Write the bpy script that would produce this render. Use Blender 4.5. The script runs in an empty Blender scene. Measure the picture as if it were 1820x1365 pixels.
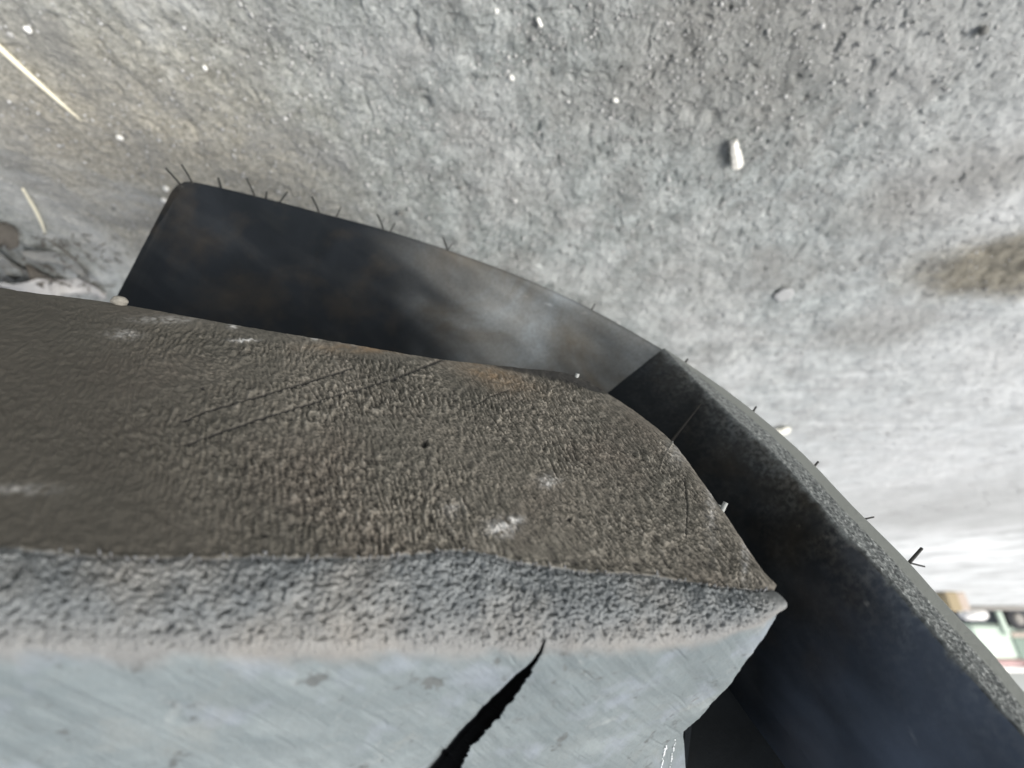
import bpy, math, random
import numpy as np
from mathutils import Vector, Matrix

sc = bpy.context.scene
C = sc.collection

# ------------------------------------------------------------------ camera
F = 850.0; CX, CY = 910.0, 682.5          # focal length and centre of the 1820 px wide photograph
HORIZON = 1112.0
P = math.atan((HORIZON - CY) / F)          # pitch below the horizon; the phone was held upside down
CAM_H = 0.29
cp, sp = math.cos(P), math.sin(P)
RIGHT = np.array([-1.0, 0, 0]); DOWN = np.array([0, sp, cp]); FWD = np.array([0, cp, -sp])
cam_d = bpy.data.cameras.new('camera'); cam = bpy.data.objects.new('camera', cam_d); C.objects.link(cam)
M = Matrix(((-1, 0, 0, 0), (0, -sp, -cp, 0), (0, -cp, sp, CAM_H), (0, 0, 0, 1)))
cam.matrix_world = M
cam_d.sensor_width = 36; cam_d.lens = F / 1820 * 36
cam_d.clip_start = 0.002; cam_d.clip_end = 2000
cam_d.dof.use_dof = True; cam_d.dof.focus_distance = 0.108; cam_d.dof.aperture_fstop = 12.5
sc.camera = cam

# ------------------------------------------------------------------ sky, sun, exposure
SUN = np.array([-0.80, -0.50, 0.0]); EL = math.radians(40)
SUN = SUN / np.linalg.norm(SUN) * math.cos(EL); SUN[2] = math.sin(EL)
w = bpy.data.worlds.new('World'); sc.world = w; w.use_nodes = True
nt = w.node_tree; bg = nt.nodes['Background']
sky = nt.nodes.new('ShaderNodeTexSky'); sky.sky_type = 'NISHITA'; sky.sun_disc = False
sky.sun_elevation = EL; sky.sun_rotation = math.atan2(SUN[0], SUN[1])
sky.air_density = 1.0; sky.dust_density = 3.0; sky.ozone_density = 1.0
hs = nt.nodes.new('ShaderNodeHueSaturation'); hs.inputs['Saturation'].default_value = .38   # thin overcast
nt.links.new(sky.outputs[0], hs.inputs['Color']); nt.links.new(hs.outputs[0], bg.inputs[0]); bg.inputs[1].default_value = 0.105
sd = bpy.data.lights.new('sun', 'SUN'); so = bpy.data.objects.new('sun', sd); C.objects.link(so)
sd.energy = 1.8; sd.angle = math.radians(22); sd.color = (1.0, 0.97, 0.93)
so.rotation_mode = 'QUATERNION'; so.rotation_quaternion = Vector(SUN).to_track_quat('Z', 'Y')
sc.view_settings.view_transform = 'Standard'; sc.view_settings.look = 'None'
sc.view_settings.exposure = 1.1; sc.view_settings.gamma = 1.0

# ------------------------------------------------------------------ helpers
S = 0.01                                   # tyre geometry is worked out in centimetres
ORIGIN = np.array([0, 0, CAM_H])
def world(p):                              # (right, down, forward) cm -> world metres
    p = np.asarray(p, float)
    return ORIGIN + S * (p[..., 0:1] * RIGHT + p[..., 1:2] * DOWN + p[..., 2:3] * FWD)
def ray(px, py):
    px = np.asarray(px, float); py = np.asarray(py, float)
    return np.stack([(px - CX) / F, (py - CY) / F, np.ones_like(px)], -1)
def at(px, py, z):
    return ray(px, py) * np.asarray(z, float)[..., None]
def ground_pt(px, py, lift=0.0):
    d = ray(px, py); dw = d[0] * RIGHT + d[1] * DOWN + d[2] * FWD
    t = (CAM_H - lift) / -dw[2]
    return Vector(ORIGIN + dw * t)
def pix(p):
    return CX + F * p[..., 0] / p[..., 2], CY + F * p[..., 1] / p[..., 2]
N = np.array([.25, -.835, -.49]); N /= np.linalg.norm(N)      # outward normal of the tread
def on(px, py, c):                         # point of the plane N.p = c seen at a pixel
    d = ray(px, py); return d * (np.asarray(c, float) / (d @ N))[..., None]

rng = np.random.default_rng(7)
_perm = rng.permutation(4096); _ang = rng.random(4096) * 2 * np.pi
_gx, _gy = np.cos(_ang), np.sin(_ang)
def perlin(x, y, seed=0):
    ca_, sa_ = math.cos(.5 + seed * 1.1), math.sin(.5 + seed * 1.1); x, y = x * ca_ - y * sa_, x * sa_ + y * ca_
    xi = np.floor(x).astype(np.int64); yi = np.floor(y).astype(np.int64)
    xf = x - xi; yf = y - yi
    u = xf**3 * (xf * (xf * 6 - 15) + 10); v = yf**3 * (yf * (yf * 6 - 15) + 10)
    def g(ix, iy, dx, dy):
        h = _perm[(_perm[(ix + seed * 131) & 4095] + iy) & 4095]
        return _gx[h] * dx + _gy[h] * dy
    a = g(xi, yi, xf, yf); b = g(xi + 1, yi, xf - 1, yf)
    c = g(xi, yi + 1, xf, yf - 1); d = g(xi + 1, yi + 1, xf - 1, yf - 1)
    return (a + u * (b - a)) * (1 - v) + (c + u * (d - c)) * v
def fbm(x, y, o=4, seed=0, gain=.5):
    s = 0; a = 1
    for i in range(o):
        s = s + a * perlin(x, y, seed + i); x = x * 2.03 + 7.1; y = y * 2.03 + 3.7; a *= gain
    return s
def smooth(a, b, x):
    t = np.clip((x - a) / (b - a), 0, 1); return t * t * (3 - 2 * t)

def catmull(pts, n):                       # smooth curve through rows of pts, n samples per span
    p = np.asarray(pts, float); p = np.vstack([2 * p[0] - p[1], p, 2 * p[-1] - p[-2]])
    ns = n if hasattr(n, '__len__') else [n] * (len(p) - 3)
    out = []
    for i in range(len(p) - 3):
        t = np.linspace(0, 1, ns[i], endpoint=False)[:, None]
        a, b, c, d = p[i:i + 4]
        out.append(.5 * (2 * b + (c - a) * t + (2 * a - 5 * b + 4 * c - d) * t**2 + (3 * b - a - 3 * c + d) * t**3))
    out.append(p[-2:-1]); return np.vstack(out)

def link(me, name, mats, parent=None):
    o = bpy.data.objects.new(name, me); C.objects.link(o)
    for m in (mats if isinstance(mats, (list, tuple)) else [mats]): me.materials.append(m)
    if parent:
        o.parent = parent; o.matrix_parent_inverse = world_of(parent).inverted()
    return o
def world_of(o):
    m = Matrix.LocRotScale(o.location, o.rotation_euler, o.scale)
    return (world_of(o.parent) @ o.matrix_parent_inverse @ m) if o.parent else m
def grid_mesh(name, V, attrs=None, smooth_sh=True, flip=False):   # V (rows, cols, 3)
    r, c = V.shape[:2]; me = bpy.data.meshes.new(name)
    idx = np.arange(r * c).reshape(r, c)
    q = np.stack([idx[:-1, :-1], idx[:-1, 1:], idx[1:, 1:], idx[1:, :-1]], -1).reshape(-1, 4)
    if flip: q = q[:, ::-1]
    me.vertices.add(r * c); me.vertices.foreach_set('co', V.reshape(-1).astype(np.float32))
    me.loops.add(q.size); me.loops.foreach_set('vertex_index', q.reshape(-1).astype(np.int32))
    me.polygons.add(len(q)); me.polygons.foreach_set('loop_start', np.arange(0, q.size, 4, dtype=np.int32))
    me.polygons.foreach_set('use_smooth', np.full(len(q), smooth_sh))
    for k, a in (attrs or {}).items():
        at_ = me.attributes.new(k, 'FLOAT', 'POINT'); at_.data.foreach_set('value', a.reshape(-1).astype(np.float32))
    me.update(calc_edges=True); me.validate(); return me
def normals(V):
    du = np.gradient(V, axis=1); dv = np.gradient(V, axis=0)
    n = np.cross(du, dv); n /= np.linalg.norm(n, axis=-1, keepdims=True) + 1e-9
    return n
def tag(o, label, cat, group=None):
    o['label'] = label; o['category'] = cat
    if group: o['group'] = group
    return o
def empty(name, loc):
    o = bpy.data.objects.new(name, None); C.objects.link(o); o.location = loc; o.empty_display_size = .02; return o

class MB:                                  # small mesh collector
    def __init__(s): s.v = []; s.f = []
    def add(s, v, f):
        b = len(s.v); s.v += [tuple(map(float, q)) for q in v]; s.f += [tuple(b + i for i in t) for t in f]
    def box(s, c, d, rz=0, taper=1.0, bev=0.0):
        cx, cy, cz = c; x, y, z = d[0] / 2, d[1] / 2, d[2] / 2; ca, sa = math.cos(rz), math.sin(rz)
        b = min(bev, .45 * min(x, y, z) * 2)
        def oct_(xx, yy, zz, k):
            pts = [(-xx + b, -yy), (xx - b, -yy), (xx, -yy + b), (xx, yy - b), (xx - b, yy), (-xx + b, yy), (-xx, yy - b), (-xx, -yy + b)] if b > 0 else [(-xx, -yy), (xx, -yy), (xx, yy), (-xx, yy)]
            return [(cx + (px * k) * ca - (py * k) * sa, cy + (px * k) * sa + (py * k) * ca, cz + zz) for px, py in pts]
        r = [oct_(x - b, y - b, -z, 1), oct_(x, y, -z + b, 1), oct_(x, y, z - b, taper), oct_(x - b, y - b, z, taper)] if b > 0 else [oct_(x, y, -z, 1), oct_(x, y, z, taper)]
        n = len(r[0]); v = sum(r, []); f = [tuple(range(n))[::-1], tuple(range(len(v) - n, len(v)))]
        for i in range(len(r) - 1):
            for j in range(n): f.append((i * n + j, i * n + (j + 1) % n, (i + 1) * n + (j + 1) % n, (i + 1) * n + j))
        s.add(v, f)
    def tube(s, pts, rad, n=8):
        pts = [Vector(p) for p in pts]; v = []; f = []
        for i, p in enumerate(pts):
            t = (pts[min(i + 1, len(pts) - 1)] - pts[max(i - 1, 0)]).normalized()
            a = t.orthogonal().normalized() if i == 0 else (a - t * a.dot(t)).normalized()
            b = t.cross(a)
            for k in range(n):
                an = 2 * math.pi * k / n; v.append(p + (a * math.cos(an) + b * math.sin(an)) * rad[i])
        for i in range(len(pts) - 1):
            for k in range(n): f.append((i * n + k, i * n + (k + 1) % n, (i + 1) * n + (k + 1) % n, (i + 1) * n + k))
        f.append(tuple(range(n))[::-1]); f.append(tuple(range((len(pts) - 1) * n, len(pts) * n)))
        s.add(v, f)
    def build(s, name, mat, parent=None, sm=True):
        me = bpy.data.meshes.new(name); me.from_pydata(s.v, [], s.f)
        me.polygons.foreach_set('use_smooth', [sm] * len(me.polygons)); me.update()
        return link(me, name, mat, parent)

# ------------------------------------------------------------------ materials
class Mat:
    def __init__(s, name, rough=.8, spec=.3):
        s.m = bpy.data.materials.new(name); s.m.use_nodes = True; s.t = s.m.node_tree
        s.b = s.t.nodes['Principled BSDF']; s.b.inputs['Roughness'].default_value = rough
        s.b.inputs['Specular IOR Level'].default_value = spec
        s.co = s.t.nodes.new('ShaderNodeTexCoord').outputs['Object']
    def n(s, k, **kw):
        x = s.t.nodes.new(k)
        for a, v in kw.items(): setattr(x, a, v)
        return x
    def put(s, sock, v):
        if isinstance(v, bpy.types.NodeSocket): s.t.links.new(v, sock)
        elif isinstance(v, (tuple, list)) and len(v) == 3 and sock.type == 'RGBA': sock.default_value = (*v, 1)
        else: sock.default_value = v
    def noise(s, scale, detail=4, rough=.55, co=None, dist=0):
        x = s.n('ShaderNodeTexNoise'); s.put(x.inputs['Vector'], co or s.co)
        x.inputs['Scale'].default_value = scale; x.inputs['Detail'].default_value = detail
        x.inputs['Roughness'].default_value = rough; x.inputs['Distortion'].default_value = dist
        return x.outputs['Fac']
    def voro(s, scale, feat='F1', co=None, out='Distance'):
        x = s.n('ShaderNodeTexVoronoi', feature=feat); s.put(x.inputs['Vector'], co or s.co); x.inputs['Scale'].default_value = scale
        return x.outputs[out]
    def ramp(s, fac, stops):
        x = s.n('ShaderNodeValToRGB'); s.put(x.inputs[0], fac); e = x.color_ramp.elements
        while len(e) < len(stops): e.new(1)
        for i, (p, c) in enumerate(stops):
            e[i].position = p; e[i].color = (c, c, c, 1) if isinstance(c, (int, float)) else (*c, 1)
        return x.outputs[0]
    def mix(s, f, a, b, mode='MIX'):
        x = s.n('ShaderNodeMix', data_type='RGBA', blend_type=mode)
        s.put(x.inputs[0], f); s.put(x.inputs[6], a); s.put(x.inputs[7], b); return x.outputs[2]
    def math(s, op, a, b=0.0):
        x = s.n('ShaderNodeMath', operation=op); s.put(x.inputs[0], a); s.put(x.inputs[1], b); return x.outputs[0]
    def attr(s, name): return s.n('ShaderNodeAttribute', attribute_name=name).outputs['Fac']
    def mapping(s, scale, rot=(0, 0, 0)):
        x = s.n('ShaderNodeMapping'); s.put(x.inputs[0], s.co); x.inputs['Scale'].default_value = scale; x.inputs['Rotation'].default_value = rot
        return x.outputs[0]
    def bump(s, h, dist, strength=1.0, prev=None):
        x = s.n('ShaderNodeBump'); s.put(x.inputs['Height'], h); x.inputs['Distance'].default_value = dist
        x.inputs['Strength'].default_value = strength
        if prev is not None: s.put(x.inputs['Normal'], prev)
        s.nrm = x.outputs[0]; s.t.links.new(s.nrm, s.b.inputs['Normal']); return s.nrm
    def col(s, c): s.put(s.b.inputs['Base Color'], c)
    def spot(s, pos, r0, r1, squash=(1, 1, 1), wob=0.0, ws=20):  # a patch with a ragged edge around a place on the ground
        m = s.n('ShaderNodeVectorMath', operation='SUBTRACT'); s.put(m.inputs[0], s.co); m.inputs[1].default_value = pos
        q = s.n('ShaderNodeVectorMath', operation='MULTIPLY'); s.put(q.inputs[0], m.outputs[0]); q.inputs[1].default_value = squash
        l = s.n('ShaderNodeVectorMath', operation='LENGTH'); s.put(l.inputs[0], q.outputs[0])
        d = s.math('ADD', l.outputs['Value'], s.math('MULTIPLY', s.math('SUBTRACT', s.noise(ws, 5, .65), .5), wob))
        x = s.n('ShaderNodeMapRange', interpolation_type='SMOOTHSTEP'); s.put(x.inputs[0], d)
        x.inputs[1].default_value = r0; x.inputs[2].default_value = r1; x.inputs[3].default_value = 1; x.inputs[4].default_value = 0
        return x.outputs[0]

def plain(name, c, rough=.6, spec=.3, var=.25, scale=60):
    m = Mat(name, rough, spec); n = m.noise(scale, 4)
    m.col(m.mix(n, tuple(x * (1 - var) for x in c), tuple(min(1, x * (1 + var)) for x in c))); m.bump(n, .0006, .4); return m.m

# worn rubber of the near lug
ra = Mat('worn_rubber', .85, .35)
band = ra.attr('band'); side = ra.attr('side'); cav = ra.attr('groove'); dust_light = ra.attr('dust_light'); rust = ra.attr('rust')
n1 = ra.noise(70, 5); n2 = ra.noise(420, 4, .7); n3 = ra.noise(1500, 3, .7)
brown = ra.mix(ra.ramp(n1, [(.35, 0), (.65, 1)]), (.090, .084, .068), (.150, .135, .110))
brown = ra.mix(ra.ramp(n2, [(.3, .0), (.75, .6)]), brown, (.19, .175, .15))
brown = ra.mix(ra.ramp(ra.noise(45, 3), [(.5, 0), (.68, .25)]), brown, (.105, .075, .06))
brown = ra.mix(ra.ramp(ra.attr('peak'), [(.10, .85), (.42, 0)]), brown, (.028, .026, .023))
brown = ra.mix(ra.ramp(ra.attr('peak'), [(.45, 0), (.85, .6)]), brown, (.30, .28, .24))  # peaks paler and pits darker by wear; relief lighting is painted in too
brown = ra.mix(ra.ramp(ra.attr('calm'), [(.25, .75), (.97, 0)]), brown, (.046, .042, .034))  # left end darkened in colour to stand for the light's falloff
brown = ra.mix(ra.ramp(ra.noise(28, 5, .6), [(.52, 0), (.64, .5)]), brown, (.07, .066, .055))
brown = ra.mix(rust, brown, (.30, .20, .11))
grey = ra.mix(ra.ramp(n2, [(.32, 0), (.68, 1)]), (.125, .14, .144), (.345, .365, .36))
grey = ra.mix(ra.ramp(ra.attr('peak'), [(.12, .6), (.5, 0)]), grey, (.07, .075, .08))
grey = ra.mix(ra.ramp(n1, [(.45, 0), (.7, .5)]), grey, (.23, .21, .18))
grey = ra.mix(ra.ramp(ra.attr('bandlow'), [(.0, 0), (1, .4)]), grey, (.22, .21, .195))
stretch = ra.mapping((60, 60, 250), (.4, .2, 0))
pale = ra.mix(ra.ramp(ra.noise(1, 5, .6, stretch), [(.3, 0), (.7, 1)]), (.125, .150, .158), (.215, .245, .25))
pale = ra.mix(ra.ramp(ra.noise(60, 5, .65, None, 1.2), [(.56, 0), (.66, .5)]), pale, (.20, .21, .20))
pale = ra.mix(ra.ramp(ra.noise(18, 6, .65), [(.40, 0), (.62, .85)]), pale, (.115, .138, .145))
scr = ra.mapping((40, 900, 900), (.2, .35, .5)); pale = ra.mix(ra.ramp(ra.noise(1, 3, .5, scr), [(.28, .25), (.38, 0)]), pale, (.13, .14, .14))
pale = ra.mix(ra.ramp(n2, [(.3, .25), (.6, 0)]), pale, (.12, .13, .13))
pale = ra.mix(ra.ramp(ra.noise(90, 3), [(.55, 0), (.75, .5)]), pale, (.25, .275, .33))
pale = ra.mix(ra.ramp(ra.noise(210, 3, .7), [(.30, .8), (.38, 0)]), pale, (.075, .08, .08)); pale = ra.mix(ra.ramp(ra.noise(130, 5, .7, None, .5), [(.60, 0), (.72, .4)]), pale, (.29, .305, .30))
c = ra.mix(band, brown, grey); c = ra.mix(side, c, pale)
c = ra.mix(dust_light, c, (.55, .54, .52)); c = ra.mix(cav, c, (.018, .018, .019)); ra.col(c)
ra.b.inputs['Roughness'].default_value = .8
b1 = ra.bump(n2, .00045, .7); ra.bump(n3, .00012, .6, b1)

# rubber of the far lug and the casing, with its shade painted in
def dark_rubber(name):
    m = Mat(name, .7, .12)
    n1 = m.noise(25, 6, .6, None, .8); n2 = m.noise(900, 4, .7); dst_light = m.attr('dust_light'); bnd = m.attr('band'); strip = m.attr('strip')
    base = m.mix(m.ramp(n1, [(.35, 0), (.75, 1)]), (.006, .008, .010), (.014, .017, .021))
    base = m.mix(m.ramp(m.noise(38, 5, .6), [(.48, 0), (.72, .55)]), base, (.042, .034, .024))
    lite = m.mix(m.ramp(n1, [(.35, 0), (.65, 1)]), (.17, .152, .125), (.29, .315, .325)); lite = m.mix(m.ramp(n2, [(.3, .4), (.6, 0)]), lite, (.10, .10, .09))
    base = m.mix(dst_light, base, lite)
    base = m.mix(m.math('MULTIPLY', m.attr('sky_sheen'), m.ramp(m.noise(60, 5, .6), [(.3, .6), (.7, 1)])), base, (.12, .15, .21))  # bluish reflection of the sky, mixed into the base colour
    base = m.mix(strip, base, m.mix(n1, (.17, .18, .168), (.28, .29, .27)))
    base = m.mix(bnd, base, m.mix(m.ramp(n2, [(.35, 0), (.7, 1)]), (.10, .105, .105), (.31, .325, .315)))
    m.col(base)
    m.put(m.b.inputs['Roughness'], m.ramp(n1, [(.3, .5), (.7, .8)]))
    b = m.bump(n1, .0008, .3); m.bump(n2, .0002, .5, b); return m.m
rubber_dark = dark_rubber('shaded_dark_rubber')
whisk_m = plain('whisker_rubber', (.022, .022, .020), .6)
whisk_l = plain('dusty_whisker_rubber', (.28, .29, .28), .7)

# ------------------------------------------------------------------ tyre: near lug
CT, CF = -5.85, -10.3                      # planes of the lug top and of the casing between the lugs
st = [((-300, 455), (-300, 975), (-300, 1170)), ((0, 510), (0, 985), (0, 1166)), ((200, 537), (200, 987), (200, 1168)),
      ((400, 573), (400, 990), (400, 1170)), ((620, 610), (600, 990), (600, 1170)), ((780, 637), (750, 986), (740, 1168)),
      ((920, 652), (870, 986), (860, 1166)), ((1015, 664), (960, 1000), (950, 1163)), ((1080, 698), (1040, 1012), (1040, 1160)),
      ((1150, 746), (1110, 1014), (1120, 1157)), ((1199, 789), (1170, 1020), (1190, 1150)), ((1243, 848), (1230, 1032), (1250, 1140)),
      ((1290, 915), (1290, 1044), (1305, 1127)), ((1340, 992), (1340, 1047), (1350, 1110)), ((1375, 1044), (1375, 1049), (1385, 1087))]
K = len(st); span = [70, 90, 100, 110, 90, 80, 60, 55, 50, 40, 40, 40, 40, 34]
c0 = on(np.array([s[0][0] for s in st]), np.array([s[0][1] for s in st]), CT)
c1 = on(np.array([s[1][0] for s in st]), np.array([s[1][1] for s in st]), CT)
kk = np.arange(K)
z2 = c1[:, 2] * (0.93 + .06 * smooth(8, 14, kk))
c2 = at(np.array([s[2][0] for s in st]), np.array([s[2][1] for s in st]), z2)
hd = np.array([-.2, .9, .3]); endv = at(1215., 1300., 10.0) - c2[-1]
wk = smooth(5, 14, kk)[:, None]
c3 = c2 + (1 - wk) * 4.4 * hd + wk * endv
c4 = c3 + (1 - wk) * np.array([.7, 2.6, .3]) + wk * (at(1222., 1430., 10.35) - c3[-1])
C0, C1, C2, C3, C4 = [catmull(c, span) for c in (c0, c1, c2, c3, c4)]
tan = np.gradient(C0, axis=0); tan /= np.linalg.norm(tan, axis=1, keepdims=True)
out = np.cross(tan, N); out *= np.sign(out[:, 2:3].mean()); out /= np.linalg.norm(out, axis=1, keepdims=True)
if out[0, 2] < 0: out = -out
W1 = C0 + .16 * out - .22 * N; W2 = C0 + .3 * out - 1.2 * N; W3 = C0 + .7 * out - 4.6 * N
# ragged torn lip between the worn face and the abraded band
s_al = np.cumsum(np.r_[0, np.linalg.norm(np.diff(C1, axis=0), axis=1)])
def strip(A, B, n, bow=None, last=False, ease=None):
    t = np.linspace(0, 1, n, endpoint=last)
    if ease: t = ease(t)
    t = t[:, None, None]
    V = A[None] * (1 - t) + B[None] * t
    if bow is not None: V = V + (4 * t * (1 - t)) * bow
    return V
rows = [strip(W3, W2, 10), strip(W2, W1, 8), strip(W1, C0, 8), strip(C0, C1, 430, .10 * N), strip(C1, C2, 170, .22 * np.array([.3, -.2, -.9])),
        strip(C2, C3, 230, -.12 * np.array([.4, .38, -.83]) * (1 - 1.8 * smooth(.9, 1, np.linspace(0, 1, len(C2))))[None, :, None]), strip(C3, C4, 14, None, True)]
cnt = np.cumsum([0] + [len(r) for r in rows]); V = np.vstack(rows)
# soften the fold lines C1 and C2 and the rim before adding relief
def relax(V, r0, r1, it):
    for _ in range(it):
        V[r0:r1] = .25 * V[r0 - 1:r1 - 1] + .5 * V[r0:r1] + .25 * V[r0 + 1:r1 + 1]
relax(V, cnt[4] - 5, cnt[4] + 12, 20); V_raw = V.copy(); relax(V, cnt[5] - 26, cnt[5] + 26, 200)
wend = smooth(.80, 1.0, np.linspace(0, 1, V.shape[1]))[None, :, None] * (np.arange(len(V)) > cnt[4] + 20)[:, None, None]
V = V * (1 - .85 * wend) + V_raw * .85 * wend; relax(V, cnt[5] - 5, cnt[5] + 5, 8); relax(V, cnt[3] - 8, cnt[3] + 5, 12)
nr, nc = V.shape[:2]; row = np.arange(nr)[:, None] * np.ones((1, nc))
PX, PY = pix(V)
nrm = normals(V); flipn = np.sign((nrm[cnt[4] - 100, nc // 2] * N).sum()); nrm = nrm * flipn
# flat coordinates on the tread for the relief, axis along the wrinkles
pa = on(900., 800., CT); pb = on(912., 822., CT); wdir = pb - pa; wdir /= np.linalg.norm(wdir)
vdir = np.cross(N, wdir); U = V @ wdir; T = V @ vdir; Hh = V @ N
s_row = V @ np.array([.83, .26, .49]); 
wx = .25 * perlin(U * .8, T * .8, 5) + .05 * perlin(U * 3, T * 3, 6)
p2 = on(1212., 856., CT) - on(1200., 846., CT); p2 /= np.linalg.norm(p2); th2 = math.atan2(p2 @ vdir, p2 @ wdir)
pc = on(1050., 850., CT); U0, T0 = pc @ wdir, pc @ vdir
th = th2 * (.35 + .75 * smooth(750, 1250, PX)) + .10 * perlin(U * .5, T * .5, 9); cth, sth = np.cos(th), np.sin(th)
Ur = (U - U0) * cth + (T - T0) * sth + .15 * perlin(U * 1.5, T * 1.5, 5); Tr = -(U - U0) * sth + (T - T0) * cth + .06 * perlin(U * 1.2, T * 1.2, 17) + .02 * perlin(U * 5, T * 5, 18)
wr = .2 + np.abs(perlin(Ur / .34, Tr / .085, 11)) * 1.2 + .75 * perlin(Ur / .20, Tr / .060, 12) + .45 * perlin(Ur / .06, Tr / .04, 13) + .30 * perlin(U / .028, T / .028, 15)
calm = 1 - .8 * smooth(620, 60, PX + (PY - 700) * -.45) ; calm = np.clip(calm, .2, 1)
gr = fbm(U * 5, T * 5, 4, 30)
top = ((row >= cnt[3]) & (row < cnt[4])).astype(float)
tt = np.clip((row - cnt[3]) / (cnt[4] - cnt[3]), 0, 1)
# wandering lip: shifts the boundary between worn face and band
lip = 12 * fbm(s_al * .45, s_al * 0 + .5, 5, 40, .45) * smooth(1385, 1300, C1[:, 0] / C1[:, 2] * F + CX) + 1.2 * perlin(s_al * 9, s_al * 0 + .4, 44)
edge_row = cnt[4] + lip[None, :] * 1.6
bandm = smooth(-1.5, 1.5, row - edge_row) * (row < cnt[5] + 40)
sidem = smooth(cnt[5] - 14, cnt[5] + 12, row + 14 * fbm(U * 1.5, T * 1.5 + Hh, 4, 50))
bandrough = bandm * (1 - sidem)
flat_rim = smooth(0, .055, tt) * (1 - .85 * smooth(1110, 1300, PX + (950 - PY) * -.55 + 0 * PX) * (PY < 1000)) 
edgeD = np.abs(C0[None] - V); edgeD = np.sqrt((edgeD**2).sum(-1))
rimfade = smooth(.12, .9, edgeD)
patchy = .6 + .65 * smooth(-.5, .5, fbm(U * .5, T * .5, 3, 60))
rise = top * (1 - bandm)
disp = calm * rise * rimfade * patchy * (.068 * (wr - .6)) + rise * .012 * gr
soft = 1 - .75 * np.exp(-(((PX - 960) / 170)**2 + ((PY - 970) / 38)**2))
disp *= soft
disp += rise * .05 * smooth(14, 0, edge_row - row) * fbm(U * 4, T * 4, 3, 62)
# abraded band: pits and torn fibres
el_ = c1[7] - c1[3]; el_ /= np.linalg.norm(el_); eb_ = np.cross(el_, np.array([.33, -.25, -.9])); eb_ /= np.linalg.norm(eb_); bx, by = V @ el_, V @ eb_
pit = .45 + .55 * perlin(bx / .06, by / .055, 70) - .9 * smooth(.12, .42, perlin(bx / .085, by / .08, 71)) + .5 * perlin(bx / .035, by / .035, 72) + .4 * perlin(bx / .3, by / .25, 73)
bandrough = bandrough * smooth(1.0, .93, np.linspace(0, 1, nc))[None]
disp += bandrough * smooth(1.02, .72, (row - cnt[4]) / (cnt[5] - cnt[4])) * (.06 * (pit - .55) + .05 * fbm(bx * 2, by * 2, 3, 74))
disp -= (bandm * smooth(10, 0, row - edge_row)) * .05
disp += np.exp(-((row - edge_row - 2) / 3.5)**2) * (row > cnt[3] + 20) * .05 * (perlin(s_al * 9, s_al * 0, 76)[None] + .3)
# side face: slight undulation and moulding lines
disp += sidem * (.008 * fbm(U * 4, T * 4 + Hh * 4, 4, 82) - .02 * smooth(.38, .55, perlin(U * 5, T * 5 + Hh * 5, 83)) + .03 * fbm(U * .8, (T + Hh) * 1.6, 4, 80) + .003 * fbm(U * 12, T * 12 + Hh * 12, 3, 81))
# grooves, nicks and the round hole
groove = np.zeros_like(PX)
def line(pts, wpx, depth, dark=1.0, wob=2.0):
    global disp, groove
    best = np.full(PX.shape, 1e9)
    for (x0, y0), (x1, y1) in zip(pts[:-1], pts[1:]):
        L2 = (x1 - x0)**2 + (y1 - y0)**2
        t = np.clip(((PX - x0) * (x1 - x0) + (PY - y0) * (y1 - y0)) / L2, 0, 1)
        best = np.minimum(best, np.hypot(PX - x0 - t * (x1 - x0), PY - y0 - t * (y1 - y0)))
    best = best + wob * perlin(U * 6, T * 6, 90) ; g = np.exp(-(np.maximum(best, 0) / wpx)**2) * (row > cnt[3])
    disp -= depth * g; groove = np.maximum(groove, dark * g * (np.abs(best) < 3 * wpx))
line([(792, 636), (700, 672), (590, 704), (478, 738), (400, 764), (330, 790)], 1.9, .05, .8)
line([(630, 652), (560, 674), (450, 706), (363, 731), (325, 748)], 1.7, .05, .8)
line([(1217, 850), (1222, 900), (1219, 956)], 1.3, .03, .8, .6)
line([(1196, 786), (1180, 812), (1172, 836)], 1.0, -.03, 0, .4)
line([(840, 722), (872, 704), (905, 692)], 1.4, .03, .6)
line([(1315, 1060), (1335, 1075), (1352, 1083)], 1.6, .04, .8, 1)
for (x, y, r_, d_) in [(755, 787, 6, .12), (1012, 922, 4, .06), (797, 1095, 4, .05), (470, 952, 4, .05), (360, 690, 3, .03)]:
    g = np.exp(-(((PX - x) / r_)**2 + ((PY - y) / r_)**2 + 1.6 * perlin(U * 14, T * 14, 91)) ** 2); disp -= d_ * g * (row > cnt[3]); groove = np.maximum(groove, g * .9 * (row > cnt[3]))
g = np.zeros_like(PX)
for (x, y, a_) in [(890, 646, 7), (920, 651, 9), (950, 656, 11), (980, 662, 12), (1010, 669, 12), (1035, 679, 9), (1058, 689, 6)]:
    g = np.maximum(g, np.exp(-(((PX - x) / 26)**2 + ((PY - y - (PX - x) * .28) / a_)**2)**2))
disp -= .05 * g * (row > cnt[3]); groove = np.maximum(groove, .8 * g * (row > cnt[2]))
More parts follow.
